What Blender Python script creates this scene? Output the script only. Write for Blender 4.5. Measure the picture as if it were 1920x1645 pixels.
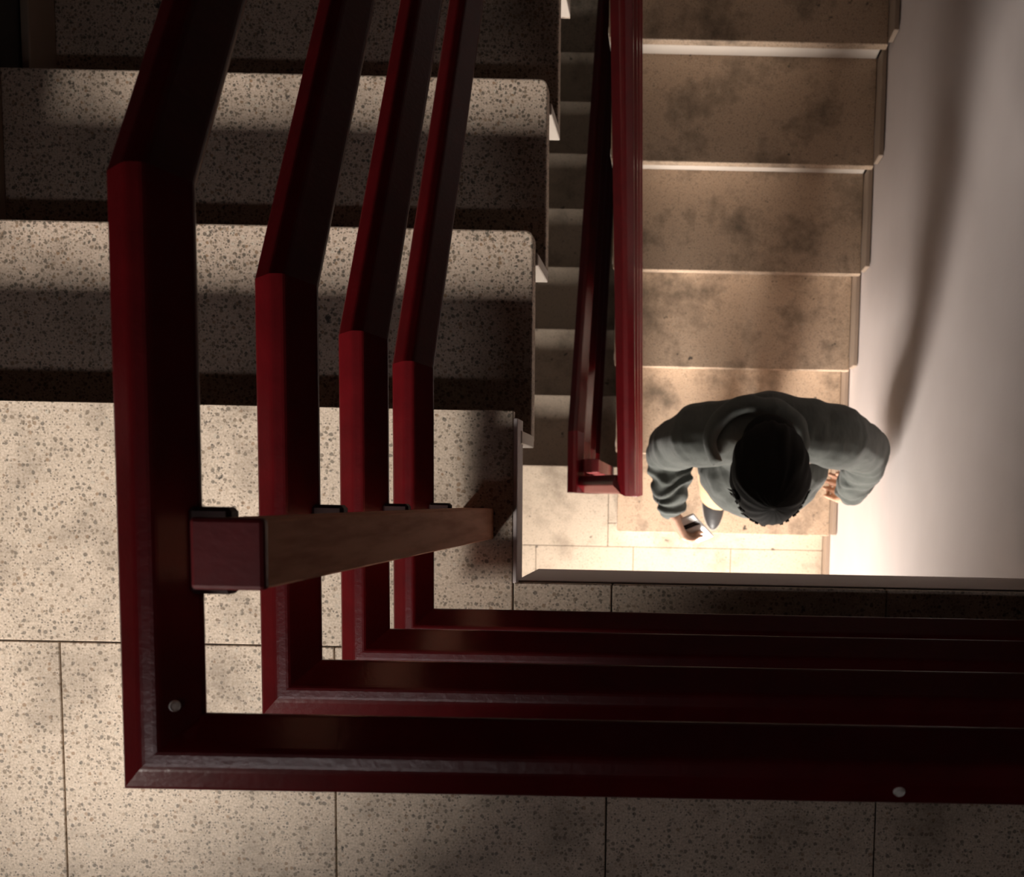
import bpy, bmesh, math, random
from mathutils import Vector, Matrix, noise
random.seed(7)
scene = bpy.context.scene
C = scene.collection
for o in list(bpy.data.objects):
    bpy.data.objects.remove(o)

# ------------------------------------------------------------------ camera
F_PX, P0X, P0Y = 1953.616, 1269.856, 1116.915
cam_d = bpy.data.cameras.new('camera')
cam = bpy.data.objects.new('camera', cam_d)
C.objects.link(cam)
cam_d.sensor_fit = 'HORIZONTAL'
cam_d.sensor_width = 36.0
cam_d.lens = F_PX / 1920 * 36.0
cam_d.shift_x = (960 - P0X) / 1920
cam_d.shift_y = (P0Y - 822.5) / 1920
cam_d.clip_start = 0.02
Rm = Matrix.Rotation(0.019970, 3, 'Z') @ Matrix.Rotation(-0.003405, 3, 'Y') @ Matrix.Rotation(-0.092229, 3, 'X')
cam.matrix_world = Matrix.Translation((0.23505, -0.12666, 1.55587)) @ Rm.to_4x4()
cam_d.dof.use_dof = True
cam_d.dof.focus_distance = 1.25
cam_d.dof.aperture_fstop = 11
scene.camera = cam

# ------------------------------------------------------------------ world, lights, exposure
world = bpy.data.worlds.new('world')
scene.world = world
world.use_nodes = True
bg = world.node_tree.nodes['Background']
bg.inputs[0].default_value = (0.80, 0.86, 0.95, 1)
bg.inputs[1].default_value = 0.02

def area_light(name, loc, rot, sx, sy, power, col):
    d = bpy.data.lights.new(name, 'AREA')
    d.shape = 'RECTANGLE'
    d.size, d.size_y, d.energy, d.color = sx, sy, power, col
    o = bpy.data.objects.new(name, d)
    o.location, o.rotation_euler = loc, rot
    C.objects.link(o)
    return o
WX0, WX1 = -1.90, -0.80
WB = -1.25                       # inner face of the wall with the windows
U0, U1 = 0.74, 1.30
LX0, LX1 = -0.25, 0.60
L0, L1 = -2.50, -1.35
area_light('daylight_upper_window', (-1.85, WB - 1.5, 2.10), (math.radians(58), 0, math.radians(-20)), 0.9, 1.6, 690, (1.0, 0.91, 0.82))
area_light('daylight_lower_window', (0.08, WB - 0.70, -1.72), (math.radians(86), 0, math.radians(-4)), 0.85, 1.25, 240, (1.0, 0.91, 0.82))

vs = scene.view_settings
vs.view_transform = 'Standard'
vs.look = 'None'
vs.exposure = 0.0
vs.gamma = 1.0
vs.use_curve_mapping = False

# ------------------------------------------------------------------ materials
def new_mat(name, rough=0.5, spec=0.5):
    m = bpy.data.materials.new(name)
    m.use_nodes = True
    nt = m.node_tree
    b = nt.nodes['Principled BSDF']
    b.inputs['Roughness'].default_value = rough
    b.inputs['Specular IOR Level'].default_value = spec
    return m, nt, b
def N(nt, t, **k):
    n = nt.nodes.new(t)
    for a, v in k.items():
        setattr(n, a, v)
    return n
def ramp(nt, fac, stops):
    r = N(nt, 'ShaderNodeValToRGB')
    e = r.color_ramp.elements
    while len(e) < len(stops):
        e.new(0.5)
    for el, (p, c) in zip(e, stops):
        el.position = p
        el.color = (c[0], c[1], c[2], 1) if not isinstance(c, (int, float)) else (c, c, c, 1)
    nt.links.new(fac, r.inputs[0])
    return r.outputs[0]
def mix(nt, fac, a, b, mode='MIX'):
    n = N(nt, 'ShaderNodeMix', data_type='RGBA', blend_type=mode)
    for sock, v in ((n.inputs[0], fac), (n.inputs[6], a), (n.inputs[7], b)):
        if isinstance(v, bpy.types.NodeSocket):
            nt.links.new(v, sock)
        elif isinstance(v, (int, float)):
            sock.default_value = v
        else:
            sock.default_value = (v[0], v[1], v[2], 1)
    return n.outputs[2]
def tex_noise(nt, pos, scale, detail=3, rough=0.5):
    n = N(nt, 'ShaderNodeTexNoise')
    n.inputs['Scale'].default_value = scale
    n.inputs['Detail'].default_value = detail
    n.inputs['Roughness'].default_value = rough
    nt.links.new(pos, n.inputs['Vector'])
    return n.outputs[0]
def bump(nt, b, h, strength, dist):
    n = N(nt, 'ShaderNodeBump')
    n.inputs['Strength'].default_value = strength
    n.inputs['Distance'].default_value = dist
    nt.links.new(h, n.inputs['Height'])
    nt.links.new(n.outputs[0], b.inputs['Normal'])

def terrazzo(name, base, chip_scale, chip_amount, stain, strength=0.85):
    m, nt, b = new_mat(name, 0.55, 0.35)
    pos = N(nt, 'ShaderNodeNewGeometry').outputs['Position']
    warp = N(nt, 'ShaderNodeTexNoise')
    warp.inputs['Scale'].default_value = chip_scale * 0.8
    nt.links.new(pos, warp.inputs['Vector'])
    add = N(nt, 'ShaderNodeVectorMath', operation='MULTIPLY_ADD')
    nt.links.new(warp.outputs['Color'], add.inputs[0])
    add.inputs[1].default_value = (0.6 / chip_scale,) * 3
    nt.links.new(pos, add.inputs[2])
    col = base
    b0 = mix(nt, ramp(nt, tex_noise(nt, pos, 300, 2), [(0.35, 0.0), (0.65, 1.0)]), (base[0] * 0.80, base[1] * 0.77, base[2] * 0.72), (base[0] * 1.08, base[1] * 1.08, base[2] * 1.08))
    for sc, amt, pal in ((chip_scale, chip_amount, [(0.0, (0.05, 0.05, 0.042)), (0.30, (0.10, 0.085, 0.065)), (0.55, (0.20, 0.15, 0.10)), (0.75, (0.30, 0.17, 0.085)), (0.9, (0.62, 0.55, 0.46))]),
                         (chip_scale * 1.9, chip_amount * 0.9, [(0.0, (0.07, 0.065, 0.055)), (0.4, (0.16, 0.13, 0.10)), (0.8, (0.34, 0.26, 0.19)), (1.0, (0.6, 0.53, 0.45))])):
        v = N(nt, 'ShaderNodeTexVoronoi', feature='F1')
        v.inputs['Scale'].default_value = sc
        v.inputs['Randomness'].default_value = 1.0
        nt.links.new(add.outputs[0], v.inputs['Vector'])
        sep = N(nt, 'ShaderNodeSeparateColor')
        nt.links.new(v.outputs['Color'], sep.inputs[0])
        inside = ramp(nt, v.outputs['Distance'], [(0.30, 1.0), (0.44, 0.0)])
        chosen = ramp(nt, sep.outputs[1], [(max(0.0, amt - 0.03), 1.0), (amt + 0.03, 0.0)])
        fac = N(nt, 'ShaderNodeMath', operation='MULTIPLY')
        nt.links.new(inside, fac.inputs[0])
        nt.links.new(chosen, fac.inputs[1])
        cc = ramp(nt, sep.outputs[0], pal)
        fac2 = N(nt, 'ShaderNodeMath', operation='MULTIPLY')
        nt.links.new(fac.outputs[0], fac2.inputs[0])
        fac2.inputs[1].default_value = strength
        b0 = mix(nt, fac2.outputs[0], b0, cc)
    st = ramp(nt, tex_noise(nt, pos, 6.0, 8, 0.66), [(0.49, 0.0), (0.68, 1.0)])
    sf = N(nt, 'ShaderNodeMath', operation='MULTIPLY')
    nt.links.new(st, sf.inputs[0])
    sf.inputs[1].default_value = stain
    b0 = mix(nt, sf.outputs[0], b0, (0.15, 0.115, 0.085))
    sp = ramp(nt, tex_noise(nt, pos, 26.0, 5, 0.62), [(0.665, 0.0), (0.715, 1.0)])
    b0 = mix(nt, sp, b0, (0.07, 0.06, 0.05))
    nt.links.new(b0, b.inputs['Base Color'])
    bump(nt, b, tex_noise(nt, pos, 220, 2), 0.12, 0.001)
    return m
M = {}
M['terrazzo'] = terrazzo('terrazzo', (0.68, 0.575, 0.475), 125, 0.50, 0.60, 0.68)
M['terrazzo_pale'] = terrazzo('terrazzo_pale', (0.62, 0.52, 0.42), 170, 0.16, 0.55, 0.6)
M['tread'] = terrazzo('terrazzo_tread', (0.64, 0.52, 0.43), 125, 0.85, 0.45, 0.80)
M['tread_worn'] = terrazzo('terrazzo_worn', (0.55, 0.415, 0.31), 190, 0.30, 0.90, 0.6)

def plaster(name, col, rough=0.9):
    m, nt, b = new_mat(name, rough, 0.2)
    pos = N(nt, 'ShaderNodeNewGeometry').outputs['Position']
    c = mix(nt, tex_noise(nt, pos, 3.5, 5, 0.6), (col[0] * 0.90, col[1] * 0.88, col[2] * 0.87), (col[0] * 1.06, col[1] * 1.06, col[2] * 1.06))
    nt.links.new(c, b.inputs['Base Color'])
    bump(nt, b, tex_noise(nt, pos, 120, 3), 0.15, 0.002)
    return m
M['plaster'] = plaster('wall_plaster', (0.71, 0.645, 0.63))
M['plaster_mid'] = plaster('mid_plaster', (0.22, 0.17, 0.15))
M['fascia'] = plaster('white_fascia', (0.86, 0.79, 0.78))
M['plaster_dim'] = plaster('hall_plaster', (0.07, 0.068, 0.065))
M['concrete'] = plaster('concrete', (0.42, 0.38, 0.35))
M['edge_stone'] = plaster('edge_stone', (0.72, 0.65, 0.58), 0.6)
M['mortar'] = plaster('mortar', (0.10, 0.085, 0.07))
M['skirting'] = plaster('skirting_stone', (0.36, 0.28, 0.22), 0.6)
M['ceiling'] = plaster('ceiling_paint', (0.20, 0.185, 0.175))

def paint(name, col, dark, rough):
    m, nt, b = new_mat(name, rough, 0.5)
    pos = N(nt, 'ShaderNodeNewGeometry').outputs['Position']
    c = mix(nt, ramp(nt, tex_noise(nt, pos, 30, 5, 0.65), [(0.35, 0.0), (0.7, 1.0)]), dark, col)
    nt.links.new(c, b.inputs['Base Color'])
    mp = N(nt, 'ShaderNodeMapping')
    mp.inputs['Scale'].default_value = (1, 1, 1)
    nt.links.new(pos, mp.inputs[0])
    bump(nt, b, tex_noise(nt, mp.outputs[0], 140, 3, 0.6), 0.22, 0.0012)
    return m
M['red'] = paint('red_gloss_paint', (0.098, 0.0034, 0.0055), (0.072, 0.0025, 0.0042), 0.28)
M['red_post'] = paint('red_post_paint', (0.19, 0.011, 0.015), (0.14, 0.008, 0.011), 0.50)

def wood(name):
    m, nt, b = new_mat(name, 0.75, 0.15)
    pos = N(nt, 'ShaderNodeNewGeometry').outputs['Position']
    mp = N(nt, 'ShaderNodeMapping')
    mp.inputs['Scale'].default_value = (60, 60, 6)
    nt.links.new(pos, mp.inputs[0])
    c = ramp(nt, tex_noise(nt, mp.outputs[0], 1.0, 5, 0.6), [(0.30, (0.60, 0.25, 0.15)), (0.55, (0.86, 0.43, 0.28)), (0.75, (0.92, 0.49, 0.33))])
    nt.links.new(c, b.inputs['Base Color'])
    bump(nt, b, tex_noise(nt, mp.outputs[0], 3.0, 3), 0.2, 0.001)
    return m
M['post_wood'] = wood('varnished_wood')  # wood colour raised to stand in for missing light on the post's well-side face
def plain(name, col, rough=0.5, metal=0.0, spec=0.5):
    m, nt, b = new_mat(name, rough, spec)
    pos = N(nt, 'ShaderNodeNewGeometry').outputs['Position']
    c = mix(nt, tex_noise(nt, pos, 90, 3), tuple(x * 0.85 for x in col), tuple(min(1, x * 1.1) for x in col))
    nt.links.new(c, b.inputs['Base Color'])
    b.inputs['Metallic'].default_value = metal
    return m
M['bracket'] = plain('bracket_dark_metal', (0.030, 0.012, 0.012), 0.5, 0.3)
M['steel'] = plain('screw_steel', (0.85, 0.82, 0.78), 0.45, 0.1)
M['frame'] = plain('window_frame_paint', (0.55, 0.53, 0.50), 0.5)
M['tube'] = plain('white_tube', (0.85, 0.85, 0.85), 0.3)
def pane_mat():
    m = bpy.data.materials.new('window_glass')
    m.use_nodes = True
    nt = m.node_tree
    nt.nodes.clear()
    out = N(nt, 'ShaderNodeOutputMaterial')
    t = N(nt, 'ShaderNodeBsdfTransparent')
    g = N(nt, 'ShaderNodeBsdfGlossy')
    g.inputs['Roughness'].default_value = 0.03
    mx = N(nt, 'ShaderNodeMixShader')
    mx.inputs[0].default_value = 0.06
    nt.links.new(t.outputs[0], mx.inputs[1])
    nt.links.new(g.outputs[0], mx.inputs[2])
    nt.links.new(mx.outputs[0], out.inputs[0])
    return m
M['glass'] = pane_mat()

# ------------------------------------------------------------------ mesh helpers
def box(bm, x0, x1, y0, y1, z0, z1, mi=0):
    v = [bm.verts.new(p) for p in ((x0, y0, z0), (x1, y0, z0), (x1, y1, z0), (x0, y1, z0), (x0, y0, z1), (x1, y0, z1), (x1, y1, z1), (x0, y1, z1))]
    fs = []
    for f in ((0, 3, 2, 1), (4, 5, 6, 7), (0, 1, 5, 4), (1, 2, 6, 5), (2, 3, 7, 6), (3, 0, 4, 7)):
        fc = bm.faces.new([v[i] for i in f])
        fc.material_index = mi
        fs.append(fc)
    return v, fs
def bevel(bm, w, seg=1, edges=None):
    bmesh.ops.bevel(bm, geom=edges if edges is not None else list(bm.edges), offset=w, segments=seg, profile=0.5, affect='EDGES')
def prism(bm, pts, axis, a, b):
    """extrude a polygon of 2D points along an axis (0 x, 1 y, 2 z) from a to b"""
    def P(u, v, w):
        return ((w, u, v), (u, w, v), (u, v, w))[axis]
    A = [bm.verts.new(P(u, v, a)) for u, v in pts]
    B = [bm.verts.new(P(u, v, b)) for u, v in pts]
    n = len(pts)
    bm.faces.new(A[::-1])
    bm.faces.new(B)
    for i in range(n):
        bm.faces.new((A[i], A[(i + 1) % n], B[(i + 1) % n], B[i]))
    bmesh.ops.recalc_face_normals(bm, faces=bm.faces)
def mesh_obj(name, bm, mats, parent=None, loc=(0, 0, 0), smooth=False):
    me = bpy.data.meshes.new(name)
    bm.to_mesh(me)
    bm.free()
    for m in (mats if isinstance(mats, (list, tuple)) else [mats]):
        me.materials.append(M[m] if isinstance(m, str) else m)
    if smooth:
        for p in me.polygons:
            p.use_smooth = True
    return link(name, me, parent, loc)
def link(name, me, parent=None, loc=(0, 0, 0)):
    o = bpy.data.objects.new(name, me)
    o.location = loc
    C.objects.link(o)
    if parent is not None:
        o.parent = parent
    return o
def empty(name, loc, label=None, cat=None, group=None, kind=None):
    o = bpy.data.objects.new(name, None)
    o.location = loc
    o.empty_display_size = 0.05
    C.objects.link(o)
    return tag(o, label, cat, group, kind)
def tag(o, label=None, cat=None, group=None, kind=None):
    for k, v in (('label', label), ('category', cat), ('group', group), ('kind', kind)):
        if v:
            o[k] = v
    return o
def block(name, x0, x1, y0, y1, z0, z1, mat, parent=None, bv=0.0, org=(0, 0, 0), seg=1):
    bm = bmesh.new()
    box(bm, x0 - org[0], x1 - org[0], y0 - org[1], y1 - org[1], z0 - org[2], z1 - org[2])
    if bv:
        bevel(bm, bv, seg)
    return mesh_obj(name, bm, mat, parent, (0, 0, 0))

# ------------------------------------------------------------------ main dimensions
R_, G = 0.170, 0.300               # riser, going
H = 16 * R_                        # storey height
XL, XR = -0.97, 0.868              # walls beside the flights
YR = -0.259                        # nosing of the last step of the right flight
YL = -0.255                        # edge of the upper landing along the well
TFAS = 0.305                       # depth of the landing beam
XT = 0.85                          # tread end against the right skirting
XA = 0.014                         # well-side end of the right flight
YF = 3.15                          # far wall
CEIL = 2.75
ZB = -H - 8 * R_ - 0.3

# ------------------------------------------------------------------ walls, ceiling
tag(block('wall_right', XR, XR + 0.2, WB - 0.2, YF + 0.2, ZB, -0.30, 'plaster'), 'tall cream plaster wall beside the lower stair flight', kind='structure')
tag(block('wall_right_upper', XR, XR + 0.2, WB - 0.2, YF + 0.2, -0.30, CEIL, 'plaster_mid'), 'unseen wall above the landing level, coloured darker to cut bounced light', kind='structure')  # dark tone is invented for this unseen part, to limit light bounced back
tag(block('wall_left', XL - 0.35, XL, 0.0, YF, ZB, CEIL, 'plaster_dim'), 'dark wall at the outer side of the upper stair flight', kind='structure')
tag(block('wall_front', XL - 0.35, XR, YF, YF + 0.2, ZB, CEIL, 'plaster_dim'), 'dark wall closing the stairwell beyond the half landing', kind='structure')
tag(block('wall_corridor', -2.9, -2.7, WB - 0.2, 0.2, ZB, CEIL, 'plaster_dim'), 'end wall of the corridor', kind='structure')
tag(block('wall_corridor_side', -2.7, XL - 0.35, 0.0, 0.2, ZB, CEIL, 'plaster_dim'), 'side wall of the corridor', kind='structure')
bm = bmesh.new()
ZM = -0.2
for a, b, c, d, e, f in ((WX0, WX1, U0, U1, ZM, CEIL), (LX0, LX1, L0, L1, ZB, ZM)):
    box(bm, -2.7, a, WB - 0.2, WB, e, f)
    box(bm, b, XR, WB - 0.2, WB, e, f)
    box(bm, a, b, WB - 0.2, WB, e, c)
    box(bm, a, b, WB - 0.2, WB, d, f)
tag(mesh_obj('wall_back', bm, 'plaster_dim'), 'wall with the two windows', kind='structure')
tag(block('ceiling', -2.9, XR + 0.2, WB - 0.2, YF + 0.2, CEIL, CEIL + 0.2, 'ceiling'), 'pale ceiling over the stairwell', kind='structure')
def window(n, WX0, WX1, z0, z1):
    w = empty('window_%d' % n, ((WX0 + WX1) / 2, WB - 0.1, z0), 'tall two pane window lighting the landing', None, None, 'structure')
    o = w.location.copy()
    def part(nm, a, b, c, d, e, f, mat, bv=0.0):
        bm = bmesh.new()
        box(bm, a - o.x, b - o.x, c - o.y, d - o.y, e - o.z, f - o.z)
        if bv:
            bevel(bm, bv)
        return mesh_obj(nm, bm, mat, w)
    y0, y1, t = WB - 0.13, WB - 0.08, 0.045
    part('frame_stile', WX0, WX0 + t, y0, y1, z0, z1, 'frame', 0.004)
    part('frame_stile', WX1 - t, WX1, y0, y1, z0, z1, 'frame', 0.004)
    part('frame_rail', WX0 + t, WX1 - t, y0, y1, z0, z0 + t, 'frame', 0.004)
    part('frame_rail', WX0 + t, WX1 - t, y0, y1, z1 - t, z1, 'frame', 0.004)
    xm = (WX0 + WX1) / 2
    part('mullion', xm - 0.02, xm + 0.02, y0, y1, z0 + t, z1 - t, 'frame', 0.004)
    part('pane', WX0 + t, xm - 0.02, WB - 0.11, WB - 0.104, z0 + t, z1 - t, 'glass')
    part('pane', xm + 0.02, WX1 - t, WB - 0.11, WB - 0.104, z0 + t, z1 - t, 'glass')
    part('window_sill', WX0 - 0.03, WX1 + 0.03, WB - 0.075, WB + 0.03, z0 - 0.03, z0, 'frame', 0.004)
window(1, WX0, WX1, U0, U1)
window(2, LX0, LX1, L0, L1)

# fluorescent fitting on the ceiling over the landing
lx0, lx1, ly, lz = -1.45, -0.40, -1.02, CEIL - 0.10
lamp = empty('ceiling_lamp', ((lx0 + lx1) / 2, ly, lz), 'long fluorescent ceiling fitting over the upper landing', 'lamp')
lo = tuple(lamp.location)
block('housing', lx0, lx1, ly - 0.07, ly + 0.07, lz + 0.03, CEIL, 'frame', lamp, 0.006, lo)
for dy in (-0.035, 0.035):
    bm = bmesh.new()
    bmesh.ops.create_cone(bm, cap_ends=True, segments=16, radius1=0.013, radius2=0.013, depth=lx1 - lx0 - 0.08, matrix=Matrix.Translation((0, dy, 0.012)) @ Matrix.Rotation(math.pi / 2, 4, 'Y'))
    mesh_obj('tube', bm, 'tube', lamp, smooth=True)
area_light('fluorescent_light', ((lx0 + lx1) / 2, ly, lz - 0.006), (0, 0, 0), lx1 - lx0 - 0.08, 0.11, 4.6, (1.0, 0.91, 0.90))

# ------------------------------------------------------------------ landings
def tile_mesh(w, d, t=0.02, bv=0.0012):
    bm = bmesh.new()
    box(bm, 0, w, 0, d, -t, 0)
    bevel(bm, bv)
    me = bpy.data.meshes.new('tile')
    bm.to_mesh(me)
    bm.free()
    return me
def lay(parent, rects, z, mat, gap=0.0022):
    cache = {}
    for (x0, x1, y0, y1) in rects:
        w, d = round(x1 - x0 - gap, 4), round(y1 - y0 - gap, 4)
        if w < 0.01 or d < 0.01:
            continue
        if (w, d) not in cache:
            me = tile_mesh(w, d)
            me.materials.append(M[mat])
            cache[(w, d)] = me
        o = link('tile', cache[(w, d)], parent, (x0 + gap / 2, y0 + gap / 2, z + random.uniform(-0.0006, 0.0006)))
def cols(x0, x1, origin, pitch):
    n0 = math.ceil((x0 - origin) / pitch - 1e-6)
    xs = [x0]
    k = n0
    while origin + k * pitch < x1 - 1e-4:
        if origin + k * pitch > x0 + 1e-4:
            xs.append(origin + k * pitch)
        k += 1
    xs.append(x1)
    return list(zip(xs[:-1], xs[1:]))

bm = bmesh.new()                                      # upper landing slab: mortar bed on a beam
box(bm, -2.7, 0.0 - 0.004, -0.358, 0 - 0.045, -0.060, -0.019, 0)
box(bm, -2.7, XR, WB, YL - 0.110, -0.060, -0.019, 0)
box(bm, -0.004, XR, YL - 0.110, YL, -0.060, -0.019, 0)
box(bm, -2.7, -0.10, YL, -0.05, -0.22, -0.060, 1)
box(bm, -2.7, XR, WB, YL - 0.16, -0.22, -0.060, 1)
fl = tag(mesh_obj('floor', bm, ['mortar', 'concrete']), 'speckled terrazzo landing around the stair head', kind='structure')
block('landing_beam', -0.004, XR, YL - 0.16, YL - 0.0005, -TFAS, -0.060, 'fascia', fl)
block('landing_edge', -0.004, XR, YL - 0.004, YL + 0.0015, -0.060, -0.021, 'fascia', fl)
block('landing_edge', -0.0038, 0.0022, YL - 0.002, -0.012, -0.058, -0.0015, 'fascia', fl, 0.001)
rects = [(XL + 0.002, -0.003, -0.358, 0.0)]
rects += [(a, b, -0.358, 0.0 if b < XL else 0.0) for a, b in cols(-2.7, XL - 0.002, -0.684, 0.4125)]
rects += [(a, b, -0.770, -0.358) for a, b in cols(-2.7, XR, -0.684, 0.4125)]
rects += [(a, b, -1.18, -0.770) for a, b in cols(-2.7, XR, -0.684 + 0.2, 0.4125)]
rects += [(a, b, WB, -1.18) for a, b in cols(-2.7, XR, -0.684, 0.4125)]
rects += [(a, b, -0.358, YL) for a, b in cols(-0.003, XR, 0.145, 0.4125)]
lay(fl, rects, 0.0, 'terrazzo')

bm = bmesh.new()                                      # lower landing
box(bm, -2.7, -0.032, WB, -0.045, -H - 0.20, -H - 0.019, 0)
box(bm, -0.032, 0.012, YR + 0.03, -0.045, -H - 0.20, -H - 0.019, 0)
box(bm, -0.032, XR, WB, YR + 0.03, -H - 0.20, -H - 0.019, 0)
fl2 = tag(mesh_obj('floor', bm, ['mortar']), 'brightly lit terrazzo landing at the foot of the lower flight', kind='structure')
rects = [(XL + 0.002, -0.032, -0.325, 0.0)]
rects += [(a, b, -0.325, 0.0) for a, b in cols(-2.7, XL - 0.002, 0.073, 0.40)]
rects += [(-0.032, XT, -0.325, YR + 0.03), (-0.032, 0.010, YR + 0.03, 0.0)]
for i, (ya, yb) in enumerate(((-0.725, -0.325), (-1.125, -0.725), (WB, -1.125))):
    rects += [(a, b, ya, yb) for a, b in cols(-2.7, XT, 0.073 + 0.2 * (i % 2), 0.40)]
lay(fl2, rects, -H, 'terrazzo_pale')
block('baseboard', XT, XR, WB, YR + 0.02, -H, -H + 0.085, 'skirting', fl2, 0.002)

bm = bmesh.new()                                      # half landings (out of frame)
for zz in (-8 * R_, -H - 8 * R_):
    box(bm, XL, 0.0, 7 * G, YF, zz - 0.16, zz)
    box(bm, 0.0, XR, YR + 7 * G + 0.05, YF, zz - 0.16, zz)
tag(mesh_obj('floor', bm, ['terrazzo']), 'half landing beyond the stair flights', kind='structure')

# ------------------------------------------------------------------ stair flights
def tread_mesh(w, d, t, corner_x, name='tread'):
    """slab 0..w x 0..d with the well-side front corner rounded; front is +y; corner_x = 'r' or 'l'"""
    rc = 0.012
    pts = []
    if corner_x == 'r':
        pts = [(0, 0), (w, 0)] + [(w - rc + rc * math.cos(a), d - rc + rc * math.sin(a)) for a in [math.pi / 2 * i / 5 for i in range(6)]] + [(0, d)]
    else:
        pts = [(0, 0), (w, 0), (w, d)] + [(rc - rc * math.sin(a), d - rc + rc * math.cos(a)) for a in [math.pi / 2 * i / 5 for i in range(6)]]
    bm = bmesh.new()
    prism(bm, pts, 2, -t, 0)
    ed = [e for e in bm.edges if abs(e.verts[0].co.z - e.verts[1].co.z) < 1e-6 and e.verts[0].co.z > -1e-6]
    bevel(bm, 0.003, 2, ed)
    return bm
TT = 0.035
def flight(loc, label, forward, x0, x1, n, mat, skirt_x=None, well='r'):
    """forward=+1: descends towards +Y from nosing 0 at local (y=0,z=0).  forward=-1: descends towards -Y; nosing 1 first"""
    root = empty('staircase', loc, label, 'staircase')
    tread_me = riser_me = skirt_me = None
    w = x1 - x0
    for k in range(1, n + 1):
        yn, z = k * G * forward, -k * R_
        # tread k (top at -k*r, nosing at k*g)
        if k < n:
            if tread_me is None:
                bm = tread_mesh(w, G + 0.035, TT, well)
                if forward < 0:
                    for v in bm.verts:
                        v.co.y = -v.co.y
                    bmesh.ops.reverse_faces(bm, faces=bm.faces)
                o = mesh_obj('tread', bm, mat, root)
                tread_me = o.data
            else:
                o = link('tread', tread_me, root)
            o.location = (x0, yn - forward * (G + 0.035), z)
        # riser below nosing k-1
        if riser_me is None:
            bm = bmesh.new()
            box(bm, 0, w + 0.0, -0.010, 0.010, 0, R_ - TT)
            bevel(bm, 0.0015)
            o = mesh_obj('riser', bm, 'edge_stone', root)
            riser_me = o.data
        else:
            o = link('riser', riser_me, root)
        o.location = (x0 + (0.004 if well == 'r' else -0.004), yn - forward * (G + 0.038), z)
        if skirt_x:
            if skirt_me is None:
                bm = bmesh.new()
                a, b = sorted((-forward * (G + 0.025), -forward * 0.006))
                box(bm, 0, abs(skirt_x[1] - skirt_x[0]), a, b, 0, 0.085)
                bevel(bm, 0.002)
                o = mesh_obj('skirting_board', bm, 'skirting', root)
                skirt_me = o.data
            else:
                o = link('skirting_board', skirt_me, root)
            if k < n:
                o.location = (skirt_x[0], yn, z)
            else:
                bpy.data.objects.remove(o)
    # concrete body under the steps
    pts = []
    for k in range(1, n + 1):
        ya, z = (k - 1) * G - 0.05, -k * R_
        pts += [(ya * forward, z + R_ - TT if k > 1 else z + R_ - 0.06), (ya * forward, z - TT)]
    yend = (n - 1) * G + 0.12
    pts += [(yend * forward, -n * R_ - TT), (yend * forward, -n * R_ - 0.16), ((n - 1) * G * forward, -n * R_ - 0.16)]
    pts += [(-0.05 * forward, -R_ - 0.12), (-0.05 * forward, -0.16)]
    bm = bmesh.new()
    prism(bm, pts, 0, x0 + 0.01 if well == 'r' else x0 + 0.11, x1 - 0.11 if well == 'r' else x1)
    mesh_obj('stair_slab', bm, 'concrete', root)
    return root
flight((0, 0, 0), 'dark speckled stair flight going down from the upper landing beside the red railing', 1, XL + 0.004, 0.0, 8, 'tread', (XL + 0.003, XL + 0.019))
flight((0, YR + 7 * G + 0.0, -8 * R_), 'warm brown worn stair flight under the cream wall where the person walks', -1, XA, XT, 8, 'tread_worn', (XT, XR - 0.003), 'l')
flight((0, 0, -H), 'shadowed stair flight deep in the narrow well, going down from the lower landing', 1, XL + 0.004, 0.0, 8, 'terrazzo_pale')  # paler terrazzo on these treads stands in for stronger light down the well
block('landing_nosing', XA, XR - 0.003, YR + 7 * G, YR + 7 * G + 0.08, -8 * R_ - TT, -8 * R_, 'tread_worn', bpy.data.objects['staircase.001'], org=(0, YR + 7 * G, -8 * R_))

# ------------------------------------------------------------------ railings
W2 = 0.0275
PROFILE = [(-W2, -0.016), (-W2, 0.006), (-0.0085, 0.0185), (0.0045, 0.0185), (W2, -0.006), (W2 - 0.004, -0.016)]   # +side is the well side
def rounded(profile, r=0.0035, seg=3):
    out = []
    n = len(profile)
    for i in range(n):
        p = Vector(profile[i]); a = Vector(profile[i - 1]); b = Vector(profile[(i + 1) % n])
        da, db = (a - p), (b - p)
        t = min(r, da.length * 0.35, db.length * 0.35)
        p0, p1 = p + da.normalized() * t, p + db.normalized() * t
        for s in range(seg + 1):
            u = s / seg
            q = p0.lerp(p, u).lerp(p.lerp(p1, u), u)
            out.append((q.x, q.y))
    return out
PR = rounded(PROFILE)
def sweep(path, profile, org, flip=1):
    """sweep a profile along a 3D polyline with mitred joints; side = horizontal normal of each segment"""
    path = [Vector(p) for p in path]
    segs = [(path[i + 1] - path[i]).normalized() for i in range(len(path) - 1)]
    def frame(d):
        s = d.cross(Vector((0, 0, 1))).normalized() * flip
        u = s.cross(d) if flip > 0 else d.cross(s)
        if u.z < 0:
            u = -u
        return s, u
    bm = bmesh.new()
    rings = []
    for i, p in enumerate(path):
        d = segs[max(0, i - 1)] if i > 0 else segs[0]
        s, u = frame(d)
        nrm = d if i in (0, len(path) - 1) else (segs[i - 1] + segs[i]).normalized()
        ring = []
        for a, b in profile:
            q = p + s * a + u * b
            q = q - d * ((q - p).dot(nrm) / d.dot(nrm))
            ring.append(bm.verts.new(q - Vector(org)))
        rings.append(ring)
    n = len(profile)
    for A, B in zip(rings[:-1], rings[1:]):
        for i in range(n):
            bm.faces.new((A[i], A[(i + 1) % n], B[(i + 1) % n], B[i]))
    bm.faces.new(rings[0])
    bm.faces.new(rings[-1])
    bmesh.ops.recalc_face_normals(bm, faces=bm.faces)
    return bm
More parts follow.
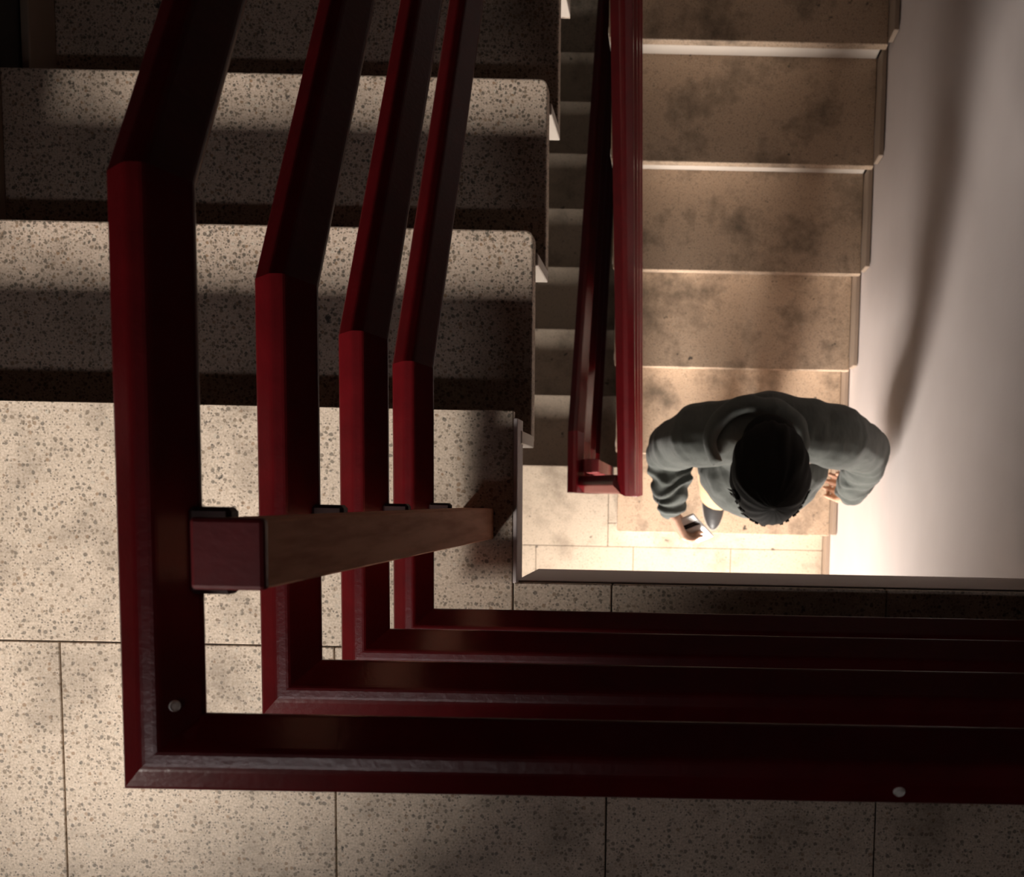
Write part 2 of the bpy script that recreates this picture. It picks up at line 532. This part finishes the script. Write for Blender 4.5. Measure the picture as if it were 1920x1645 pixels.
def screw(parent, org, p, nrm, r=0.0035):
    bm = bmesh.new()
    n = 14
    prof = [(0.0, 0.0016), (r * 0.55, 0.0015), (r * 0.6, 0.0004), (r * 0.78, 0.0004), (r * 0.85, 0.0016), (r, 0.0002), (r, -0.004)]
    prev = None
    for (rad, h) in prof:
        if rad == 0:
            ring = [bm.verts.new((0, 0, h))]
        else:
            ring = [bm.verts.new((rad * math.cos(2 * math.pi * i / n), rad * math.sin(2 * math.pi * i / n), h)) for i in range(n)]
        if prev:
            for i in range(n):
                if len(prev) == 1:
                    bm.faces.new((prev[0], ring[i], ring[(i + 1) % n]))
                else:
                    bm.faces.new((prev[i], ring[i], ring[(i + 1) % n], prev[(i + 1) % n]))
        prev = ring
    bm.faces.new(prev[::-1])
    o = mesh_obj('screw', bm, 'steel', parent)
    o.location = Vector(p) - Vector(org)
    o.rotation_euler = Vector(nrm).to_track_quat('Z', 'Y').to_euler()
    return o
XC, YC = -0.1265, -0.3135
ZR = [0.820, 0.570, 0.330, 0.100]
YB = [0.085, 0.065, 0.052, 0.048]
SL = R_ / G
org = (-0.056, -0.168, 0.0)
rail_up = empty('stair_railing', org, 'dark red painted railing of four bars turning the corner of the upper landing', 'railing')
for i in range(4):
    ye = 2.02
    path = [(XC, ye, ZR[i] - SL * (ye - YB[i])), (XC, YB[i], ZR[i]), (XC, YC, ZR[i]), (XR - 0.002, YC, ZR[i])]
    # travelling towards -Y the right-hand side is -X, so the well side needs flip
    o = mesh_obj('handrail' if i == 0 else 'rail', sweep(path, PR, org, -1), 'red', rail_up)
px0, px1, py0, py1, pzt = -0.0792, -0.0323, -0.191, -0.1455, 0.876
def post(name, parent, org, x0, x1, y0, y1, z0, z1, wood_face=True):
    bm = bmesh.new()
    box(bm, x0 - org[0], x1 - org[0], y0 - org[1], y1 - org[1], z0 - org[2], z1 - org[2] - 0.004)
    bevel(bm, 0.0015)
    p = mesh_obj(name, bm, 'post_wood' if wood_face else 'red_post', parent)
    bm = bmesh.new()
    box(bm, x0 - 0.001 - org[0], x1 + 0.001 - org[0], y0 - 0.001 - org[1], y1 + 0.001 - org[1], z1 - 0.010 - org[2], z1 - org[2])
    bevel(bm, 0.003, 2)
    mesh_obj('post_cap', bm, 'red_post', p)
    return p
tag(post('post', rail_up, org, px0, px1, py0, py1, 0.0, pzt), 'brown wooden post with a red painted top')
for i in range(4):
    b = block('bracket', XC + W2 - 0.006, px0 + 0.004, py0 - 0.009, py1 + 0.007, ZR[i] - 0.014, ZR[i] + 0.004, 'bracket', rail_up, 0.003, org)
post('post', rail_up, org, px0, px1, 1.955, 2.0, -8 * R_ + 0.17, -0.18)
screw(rail_up, org, (XC + 0.0125, -0.279, ZR[0] + 0.0100), (0.7, 0, 0.7), 0.0042)
screw(rail_up, org, (0.399, YC - 0.0165, ZR[0] + 0.0135), (0, -0.55, 0.83), 0.0046)

org2 = (0.0, -0.06, -H)
rail_lo = empty('stair_railing', org2, 'bright red railing of the lower flight, doubling back deep in the well', 'railing')
XRr, XLr = 0.092, -0.089
YC2 = -0.0845
for i in range(4):
    off = ZR[i] - ZR[0]
    zr0 = -H + R_ + (YC2 - YR) * SL + 0.865 + off
    zl0 = -H + ZR[i]
    ye = 1.80
    path = [(XRr, ye, zr0 + SL * (ye - YC2)), (XRr, YC2 - W2, zr0 - SL * W2)]
    mesh_obj('handrail' if i == 0 else 'rail', sweep(path, PR, org2, 1), 'red', rail_lo)
    ye = 2.02
    path = [(XLr, ye, zl0 - SL * (ye - YB[i])), (XLr, YB[i], zl0), (XLr, YC2 - W2, zl0)]
    mesh_obj('handrail' if i == 0 else 'rail', sweep(path, PR, org2, -1), 'red', rail_lo)
    path = [(XRr - W2 + 0.004, YC2, zr0 - 0.004), (XLr + W2 - 0.004, YC2, zl0)]
    mesh_obj('turn_rail', sweep(path, PR, org2, -1), 'red', rail_lo)
post('post', rail_lo, org2, -0.058, -0.012, -0.045, 0.0 - 0.002, -H, -H + 0.86, False)

# ------------------------------------------------------------------ person
def cloth(name, col, scale=700):
    m, nt, b = new_mat(name, 0.95, 0.1)
    pos = N(nt, 'ShaderNodeNewGeometry').outputs['Position']
    c = mix(nt, tex_noise(nt, pos, 16, 4, 0.6), tuple(x * 0.78 for x in col), tuple(x * 1.15 for x in col))
    nt.links.new(c, b.inputs['Base Color'])
    b.inputs['Sheen Weight'].default_value = 0.15
    mp = N(nt, 'ShaderNodeMapping')
    mp.inputs['Scale'].default_value = (1.0, 0.45, 0.6)
    mp.inputs['Rotation'].default_value = (0.3, 0.2, 0.5)
    nt.links.new(pos, mp.inputs[0])
    wr = N(nt, 'ShaderNodeMath', operation='MULTIPLY_ADD')
    nt.links.new(tex_noise(nt, pos, scale, 2), wr.inputs[0])
    wr.inputs[1].default_value = 0.10
    nt.links.new(tex_noise(nt, mp.outputs[0], 24, 3, 0.5), wr.inputs[2])
    bump(nt, b, wr.outputs[0], 0.55, 0.02)
    return m
M['hoodie'] = cloth('grey_green_jersey', (0.105, 0.114, 0.107))
M['trousers'] = cloth('tan_cotton', (0.50, 0.33, 0.19))
M['skin'] = plain('skin', (0.58, 0.33, 0.23), 0.5, 0.0, 0.4)
M['hair'] = plain('black_hair', (0.010, 0.009, 0.008), 0.8, 0.0, 0.10)
M['shoe'] = plain('dark_shoe_leather', (0.03, 0.03, 0.032), 0.5)
M['sole'] = plain('pale_rubber', (0.5, 0.48, 0.45), 0.7)
M['eye'] = plain('eye', (0.05, 0.035, 0.03), 0.2)
M['lip'] = plain('lip', (0.42, 0.17, 0.14), 0.5)
M['phone_white'] = plain('white_plastic', (0.80, 0.80, 0.80), 0.35)
M['phone_black'] = plain('black_glass', (0.01, 0.01, 0.012), 0.15)

def ell(bm, c, r, rot=None, seg=20, ring=12):
    mat = Matrix.Translation(c) @ (rot.to_4x4() if rot else Matrix.Identity(4)) @ Matrix.Diagonal((r[0], r[1], r[2], 1))
    bmesh.ops.create_uvsphere(bm, u_segments=seg, v_segments=ring, radius=1.0, matrix=mat)
def limb(bm, pts, seg=14):
    """closed tapered tube through (point, radius) pairs, round ends, smooth between"""
    P = [Vector(p) for p, r in pts]; Rr = [r for p, r in pts]
    path, rad = [], []
    n = len(P)
    for i in range(n - 1):
        p0, p1, p2, p3 = P[max(i - 1, 0)], P[i], P[i + 1], P[min(i + 2, n - 1)]
        for s in range(6):
            t = s / 6
            q = 0.5 * ((2 * p1) + (-p0 + p2) * t + (2 * p0 - 5 * p1 + 4 * p2 - p3) * t * t + (-p0 + 3 * p1 - 3 * p2 + p3) * t ** 3)
            path.append(q); rad.append(Rr[i] + (Rr[i + 1] - Rr[i]) * (t * t * (3 - 2 * t)))
    path.append(P[-1]); rad.append(Rr[-1])
    prev_ring = None
    up = Vector((0.13, 0.3, 0.94))
    rings = []
    m = len(path)
    T = [(path[min(i + 1, m - 1)] - path[max(i - 1, 0)]).normalized() for i in range(m)]
    def ring(c, t, r):
        nonlocal up
        a = (up - t * up.dot(t))
        if a.length < 1e-4:
            a = t.orthogonal()
        a.normalize(); b = t.cross(a); up = a
        return [bm.verts.new(c + (a * math.cos(2 * math.pi * k / seg) + b * math.sin(2 * math.pi * k / seg)) * r) for k in range(seg)]
    for f in (0.25, 0.7):
        rings.append(ring(path[0] - T[0] * rad[0] * math.sqrt(1 - f * f) * 0.8, T[0], rad[0] * f))
    for c, t, r in zip(path, T, rad):
        rings.append(ring(c, t, r))
    for f in (0.7, 0.25):
        rings.append(ring(path[-1] + T[-1] * rad[-1] * math.sqrt(1 - f * f) * 0.8, T[-1], rad[-1] * f))
    for A, B in zip(rings[:-1], rings[1:]):
        for k in range(seg):
            bm.faces.new((A[k], A[(k + 1) % seg], B[(k + 1) % seg], B[k]))
    bm.faces.new(rings[0][::-1]); bm.faces.new(rings[-1])
def fuse(bm, voxel, smooth_it):
    """weld the closed shapes in bm into one continuous skin"""
    bmesh.ops.recalc_face_normals(bm, faces=bm.faces)
    me = bpy.data.meshes.new('tmp'); bm.to_mesh(me); bm.free()
    o = bpy.data.objects.new('tmp', me); C.objects.link(o)
    r = o.modifiers.new('r', 'REMESH'); r.mode = 'VOXEL'; r.voxel_size = voxel
    sm = o.modifiers.new('s', 'SMOOTH'); sm.factor = 0.5; sm.iterations = smooth_it
    bpy.context.view_layer.update()
    dg = bpy.context.evaluated_depsgraph_get()
    out = bpy.data.meshes.new_from_object(o.evaluated_get(dg))
    bpy.data.objects.remove(o); bpy.data.meshes.remove(me)
    for p in out.polygons:
        p.use_smooth = True
    return out
def finish(name, me, mat, parent, org):
    for v in me.vertices:
        v.co -= Vector(org)
    me.name = name
    me.materials.clear()
    me.materials.append(M[mat])
    return link(name, me, parent)

PO = (0.47, -0.02, -H + R_)
person = empty('person', PO, 'person in a grey hooded sweatshirt and tan trousers walking down the stairs, head bowed', 'person')
ZF = -H + R_                      # tread under the forward foot
hipZ, shZ = ZF + 0.90, -1.145
HC = Vector((0.462, -0.066, -0.925))          # head centre
tilt = Matrix.Rotation(math.radians(38), 3, 'X')   # bows the head towards -Y
SR, SLh = Vector((0.300, 0.040, shZ)), Vector((0.650, 0.045, shZ))        # shoulders (image left / right)
ER, EL = Vector((0.222, 0.005, -1.420)), Vector((0.782, 0.000, -1.420))   # elbows
WR, WL = Vector((0.228, -0.160, -1.500)), Vector((0.768, -0.100, -1.640)) # wrists
HipR, HipL = Vector((0.395, 0.02, hipZ)), Vector((0.555, 0.02, hipZ))
KR, KL = Vector((0.390, -0.090, ZF + 0.50)), Vector((0.560, 0.010, ZF + 0.62))
AR, AL = Vector((0.390, -0.055, ZF + 0.085)), Vector((0.560, 0.145, ZF + R_ + 0.085))

# body, one continuous mesh: head, neck, trunk, arms with hands, legs
bm = bmesh.new()
def hp(x, y, z):
    return HC + tilt @ Vector((x, y, z))
ell(bm, HC, (0.074, 0.094, 0.112), tilt)
ell(bm, hp(0, -0.030, -0.065), (0.055, 0.062, 0.060), tilt)          # jaw
limb(bm, [(hp(0, -0.088, 0.012), 0.010), (hp(0, -0.104, -0.022), 0.014)])   # nose
for s in (-1, 1):
    ell(bm, hp(0.076 * s, 0.008, -0.012), (0.010, 0.020, 0.031), tilt)      # ears
    ell(bm, hp(0.030 * s, -0.078, 0.020), (0.022, 0.012, 0.010), tilt)      # brows
neck0 = Vector((0.468, 0.060, -1.13))
limb(bm, [(hp(0, 0.030, -0.06), 0.056), (neck0, 0.062)])
limb(bm, [(Vector((0.470, 0.045, -1.14)), 0.075), (Vector((0.472, 0.0, -1.30)), 0.125), (Vector((0.474, 0.0, -1.48)), 0.110), (Vector((0.475, 0.02, hipZ)), 0.120)])
limb(bm, [(SR, 0.062), (Vector((0.47, 0.03, shZ + 0.01)), 0.075), (SLh, 0.062)])
for S_, E_, W_ in ((SR, ER, WR), (SLh, EL, WL)):
    limb(bm, [(S_, 0.056), (S_.lerp(E_, 0.55), 0.046), (E_, 0.040), (E_.lerp(W_, 0.4), 0.036), (W_, 0.026)])
for Hp, K_, A_ in ((HipR, KR, AR), (HipL, KL, AL)):
    limb(bm, [(Hp, 0.085), (Hp.lerp(K_, 0.5), 0.072), (K_, 0.052), (K_.lerp(A_, 0.35), 0.050), (A_, 0.034)])
def hand(bm, W, d, palm, thumb_side, curl):
    """W wrist, d pointing to the knuckles, palm = direction the palm faces"""
    d = d.normalized(); palm = (palm - d * palm.dot(d)).normalized(); side = d.cross(palm).normalized() * thumb_side
    kn = W + d * 0.085
    for t in (-0.030, -0.010, 0.010, 0.030):
        limb(bm, [(W + side * t * 0.5 + d * 0.01, 0.015), (kn + side * t, 0.0125)], 10)
    for t, L in ((0.033, 0.070), (0.011, 0.080), (-0.011, 0.075), (-0.032, 0.060)):
        p = kn + side * t * 1.05; dd = d.copy(); pts = [(p, 0.0095)]
        for k, fr in enumerate((0.45, 0.32, 0.23)):
            ax = dd.cross(palm)
            dd = (Matrix.Rotation(curl[k], 3, ax.normalized()) @ dd).normalized()
            p = p + dd * L * fr
            pts.append((p, 0.0090 - 0.0010 * k))
        limb(bm, pts, 8)
    b0 = W + d * 0.025 + side * 0.030
    limb(bm, [(b0, 0.014), (b0 + d * 0.030 + side * 0.022 + palm * 0.014, 0.0105), (b0 + d * 0.062 + side * 0.014 + palm * 0.030, 0.0085)], 8)
dR = Vector((0.035, -0.075, -0.055))
hand(bm, WR, dR, Vector((0.75, 0.2, -0.2)), -1, (0.75, 0.9, 0.6))
dL = Vector((-0.012, 0.020, -0.14))
hand(bm, WL, dL, Vector((-0.8, 0.2, 0.1)), 1, (0.35, 0.45, 0.3))
for A_, fy in ((AR, -1), (AL, -1)):
    limb(bm, [(A_ + Vector((0, 0.03, -0.045)), 0.030), (A_ + Vector((0, -0.14, -0.055)), 0.028)])
body = finish('body', fuse(bm, 0.0055, 3), 'skin', person, PO)
for s in (-1, 1):
    bm = bmesh.new()
    ell(bm, hp(0.030 * s, -0.0825, 0.004) - Vector(PO), (0.011, 0.006, 0.006), tilt, 12, 8)
    mesh_obj('eye', bm, 'eye', person, smooth=True)
bm = bmesh.new()
ell(bm, hp(0, -0.0885, -0.066) - Vector(PO), (0.022, 0.006, 0.007), tilt, 14, 8)
mesh_obj('mouth', bm, 'lip', person, smooth=True)

# sweatshirt
bm = bmesh.new()
limb(bm, [(Vector((0.468, 0.052, -1.095)), 0.085), (Vector((0.470, 0.035, -1.17)), 0.125), (Vector((0.470, -0.002, -1.32)), 0.158), (Vector((0.472, -0.018, -1.48)), 0.162), (Vector((0.475, 0.0, -1.62)), 0.155)], 22)
ell(bm, Vector((0.470, 0.070, -1.23)), (0.165, 0.078, 0.15))
ell(bm, Vector((0.478, -0.035, -1.36)), (0.178, 0.142, 0.24))
limb(bm, [(SR + Vector((-0.01, 0, -0.01)), 0.083), (Vector((0.385, 0.045, -1.105)), 0.080), (Vector((0.47, 0.055, -1.10)), 0.092), (Vector((0.56, 0.05, -1.105)), 0.080), (SLh + Vector((0.01, 0, -0.01)), 0.083)], 18)
for S_, E_, W_, out in ((SR, ER, WR, -1), (SLh, EL, WL, 1)):
    limb(bm, [(S_, 0.083), (S_.lerp(E_, 0.5) + Vector((0.012 * out, 0, 0)), 0.070), (E_, 0.062), (E_.lerp(W_, 0.5), 0.056), (E_.lerp(W_, 0.93), 0.043)], 18)
me = fuse(bm, 0.0065, 4)
def seg_dist(p, a, b):
    ab = b - a
    t = max(0.0, min(1.0, (p - a).dot(ab) / ab.length_squared))
    return t, (p - (a + ab * t)).length
nv = [v.normal.copy() for v in me.vertices]
for v, n_ in zip(me.vertices, nv):
    p = v.co.copy()
    d = 0.0
    for S_, E_, W_ in ((SR, ER, WR), (SLh, EL, WL)):
        t, ds = seg_dist(p, E_, W_)
        if ds < 0.085 and t > 0.02:
            wob = noise.noise(p * 18) * 1.6
            d += 0.0042 * math.sin(t * 27 + wob * 2.6 + p.x * 30) * min(1.0, t * 3)
        t2, ds2 = seg_dist(p, S_, E_)
        if ds2 < 0.095 and t2 > 0.35 and ds > 0.05:
            d += 0.0055 * math.sin(t2 * 26 + noise.noise(p * 14) * 3.0) * (t2 - 0.35) * 1.5
    q = Vector((p.x * 1.0, p.y * 1.0, p.z * 0.45))
    d += 0.010 * noise.noise(q * 11) + 0.0045 * noise.noise(q * 26)
    v.co = p + n_ * d
hood_o = finish('sweatshirt', me, 'hoodie', person, PO)

# hood lying on the shoulders, open towards the nape
bm = bmesh.new()
NU, NV = 40, 12
grid = []
for i in range(NU + 1):
    a = math.radians(-20 + 220 * i / NU)                # round the back of the neck, image right to image left
    row = []
    k = math.sin(math.radians(180 * i / NU))             # 1 at the back
    lean = 1.0 + 0.30 * max(0.0, -math.cos(a))           # the hood sags to the image-left side
    for j in range(NV + 1):
        t = j / NV
        phi = math.radians(-60 + 285 * t)                # roll of the folded cloth
        rr = 0.013 + 0.012 * k
        R0 = (0.088 + 0.020 * k) * lean
        cx, cy = 0.452 + R0 * math.cos(a) * 1.05, 0.000 + R0 * math.sin(a) * 0.95
        zz = -1.035 + 0.018 * k - 0.020 * (1 - k)
        off = rr * math.cos(phi)
        x = cx + off * math.cos(a); y = cy + off * math.sin(a); z = zz + rr * 1.1 * math.sin(phi)
        d = 0.006 * noise.noise(Vector((x * 20, y * 20, z * 20)))
        row.append(bm.verts.new((x - PO[0] + d, y - PO[1] + d, z - PO[2] + d)))
    grid.append(row)
for i in range(NU):
    for j in range(NV):
        bm.faces.new((grid[i][j], grid[i][j + 1], grid[i + 1][j + 1], grid[i + 1][j]))
bmesh.ops.recalc_face_normals(bm, faces=bm.faces)
hood = mesh_obj('hood', bm, 'hoodie', person, smooth=True)
so = hood.modifiers.new('thickness', 'SOLIDIFY'); so.thickness = 0.005

# trousers
bm = bmesh.new()
limb(bm, [(Vector((0.475, 0.010, hipZ + 0.10)), 0.128), (Vector((0.475, 0.015, hipZ - 0.02)), 0.135)], 20)
for Hp, K_, A_ in ((HipR, KR, AR), (HipL, KL, AL)):
    limb(bm, [(Hp, 0.100), (Hp.lerp(K_, 0.5), 0.088), (K_, 0.070), (K_.lerp(A_, 0.5), 0.068), (A_ + Vector((0, 0, 0.02)), 0.062)], 18)
me = fuse(bm, 0.008, 4)
nv = [v.normal.copy() for v in me.vertices]
for v, n_ in zip(me.vertices, nv):
    v.co = v.co + n_ * (0.007 * noise.noise(v.co * 14))
finish('trousers', me, 'trousers', person, PO)

# shoes
for A_ in (AR, AL):
    base = A_.z - 0.085
    bm = bmesh.new()
    ell(bm, Vector((A_.x, A_.y - 0.055, base + 0.045)), (0.046, 0.135, 0.040))
    ell(bm, Vector((A_.x, A_.y + 0.015, base + 0.065)), (0.040, 0.060, 0.055))
    me = fuse(bm, 0.006, 3)
    for v in me.vertices:
        v.co.z = max(v.co.z, base + 0.014)
    sh = finish('shoe', me, 'shoe', person, PO)
    bm = bmesh.new()
    pts = []
    for k in range(24):
        a = 2 * math.pi * k / 24
        pts.append((A_.x - PO[0] + 0.046 * math.cos(a) * (1.0 if math.sin(a) < 0 else 0.86), A_.y - 0.055 - PO[1] + 0.138 * math.sin(a)))
    prism(bm, pts, 2, base + 0.0005 - PO[2], base + 0.022 - PO[2])
    so_ = mesh_obj('sole', bm, 'sole', sh)

# hair: a dense cap with clumped fringe
me_bm = bmesh.new()
NH, NR = 64, 30
vr = []
top = me_bm.verts.new(hp(0, 0.006, 0.134) - Vector(PO))
for j in range(1, NR + 1):
    row = []
    for i in range(NH):
        a = 2 * math.pi * i / NH
        fx, fy = math.cos(a), math.sin(a)
        front = max(0.0, -fy)
        maxth = math.radians(142 - 72 * front ** 0.8)
        th = maxth * j / NR
        r = Vector((0.095 * math.sin(th) * fx, 0.118 * math.sin(th) * fy + 0.006, 0.132 * math.cos(th)))
        cl = noise.noise(Vector((fx * 3.2, fy * 3.2, th * 0.7)) * 1.7) * 0.008 + noise.noise(Vector((fx * 11, fy * 11, th * 1.2))) * 0.0035
        r.x *= 1.0 - 0.10 * front * math.sin(th)          # narrower towards the forehead
        if j > NR - 4:
            cl += 0.006 * math.sin(i * 2.4) * (j - NR + 4) / 4
        n_ = r.normalized()
        row.append(me_bm.verts.new(hp(*(r + n_ * (cl * math.sin(th) ** 2 + 0.0016 * math.sin(a * 19 + th * 5) * math.sin(th)))) - Vector(PO)))
    vr.append(row)
for i in range(NH):
    me_bm.faces.new((top, vr[0][i], vr[0][(i + 1) % NH]))
for A, B in zip(vr[:-1], vr[1:]):
    for i in range(NH):
        me_bm.faces.new((A[i], B[i], B[(i + 1) % NH], A[(i + 1) % NH]))
ell(me_bm, hp(0, 0.052, -0.072) - Vector(PO), (0.066, 0.054, 0.072), tilt, 24, 14)      # nape
# clumps hanging over the forehead and temples
for k in range(70):
    a = math.radians(random.uniform(185, 355))
    th = math.radians(random.uniform(52, 74))
    base = Vector((0.088 * math.sin(th) * math.cos(a), 0.112 * math.sin(th) * math.sin(a) + 0.006, 0.128 * math.cos(th)))
    dirv = Vector((math.cos(a) * 0.35, math.sin(a) * 0.55, -0.75)) + Vector((random.uniform(-.3, .3), random.uniform(-.2, .2), 0))
    dirv.normalize()
    L = random.uniform(0.024, 0.050)
    sd = dirv.cross(base.normalized()).normalized() * 0.005
    up_ = base.normalized() * 0.003
    q = [base - sd + up_, base + sd + up_, base - up_, base + dirv * L * 0.6 + up_ * 1.6, base + dirv * L]
    vv = [me_bm.verts.new(hp(*x) - Vector(PO)) for x in q]
    for f in ((0, 1, 3), (1, 2, 3), (2, 0, 3), (0, 3, 4), (1, 4, 3), (2, 4, 1), (2, 0, 4)):
        try:
            me_bm.faces.new([vv[x] for x in f])
        except ValueError:
            pass
bmesh.ops.recalc_face_normals(me_bm, faces=me_bm.faces)
hair = mesh_obj('hair', me_bm, 'hair', person, smooth=True)
so = hair.modifiers.new('thickness', 'SOLIDIFY'); so.thickness = 0.006; so.offset = -1

# phone held in the hand
pc = WR + dR.normalized() * 0.095 + Vector((0.040, 0.020, 0.0))
ph = empty('phone', pc, 'small white phone with a dark strip held in the hand of the person', 'phone')
ph.rotation_euler = (math.radians(38), math.radians(-28), math.radians(24))
block('phone_case', -0.030, 0.030, -0.055, 0.055, -0.004, 0.004, 'phone_white', ph, 0.003, (0, 0, 0), 2)
block('dark_strip', -0.027, 0.027, 0.012, 0.030, 0.0038, 0.0046, 'phone_black', ph)
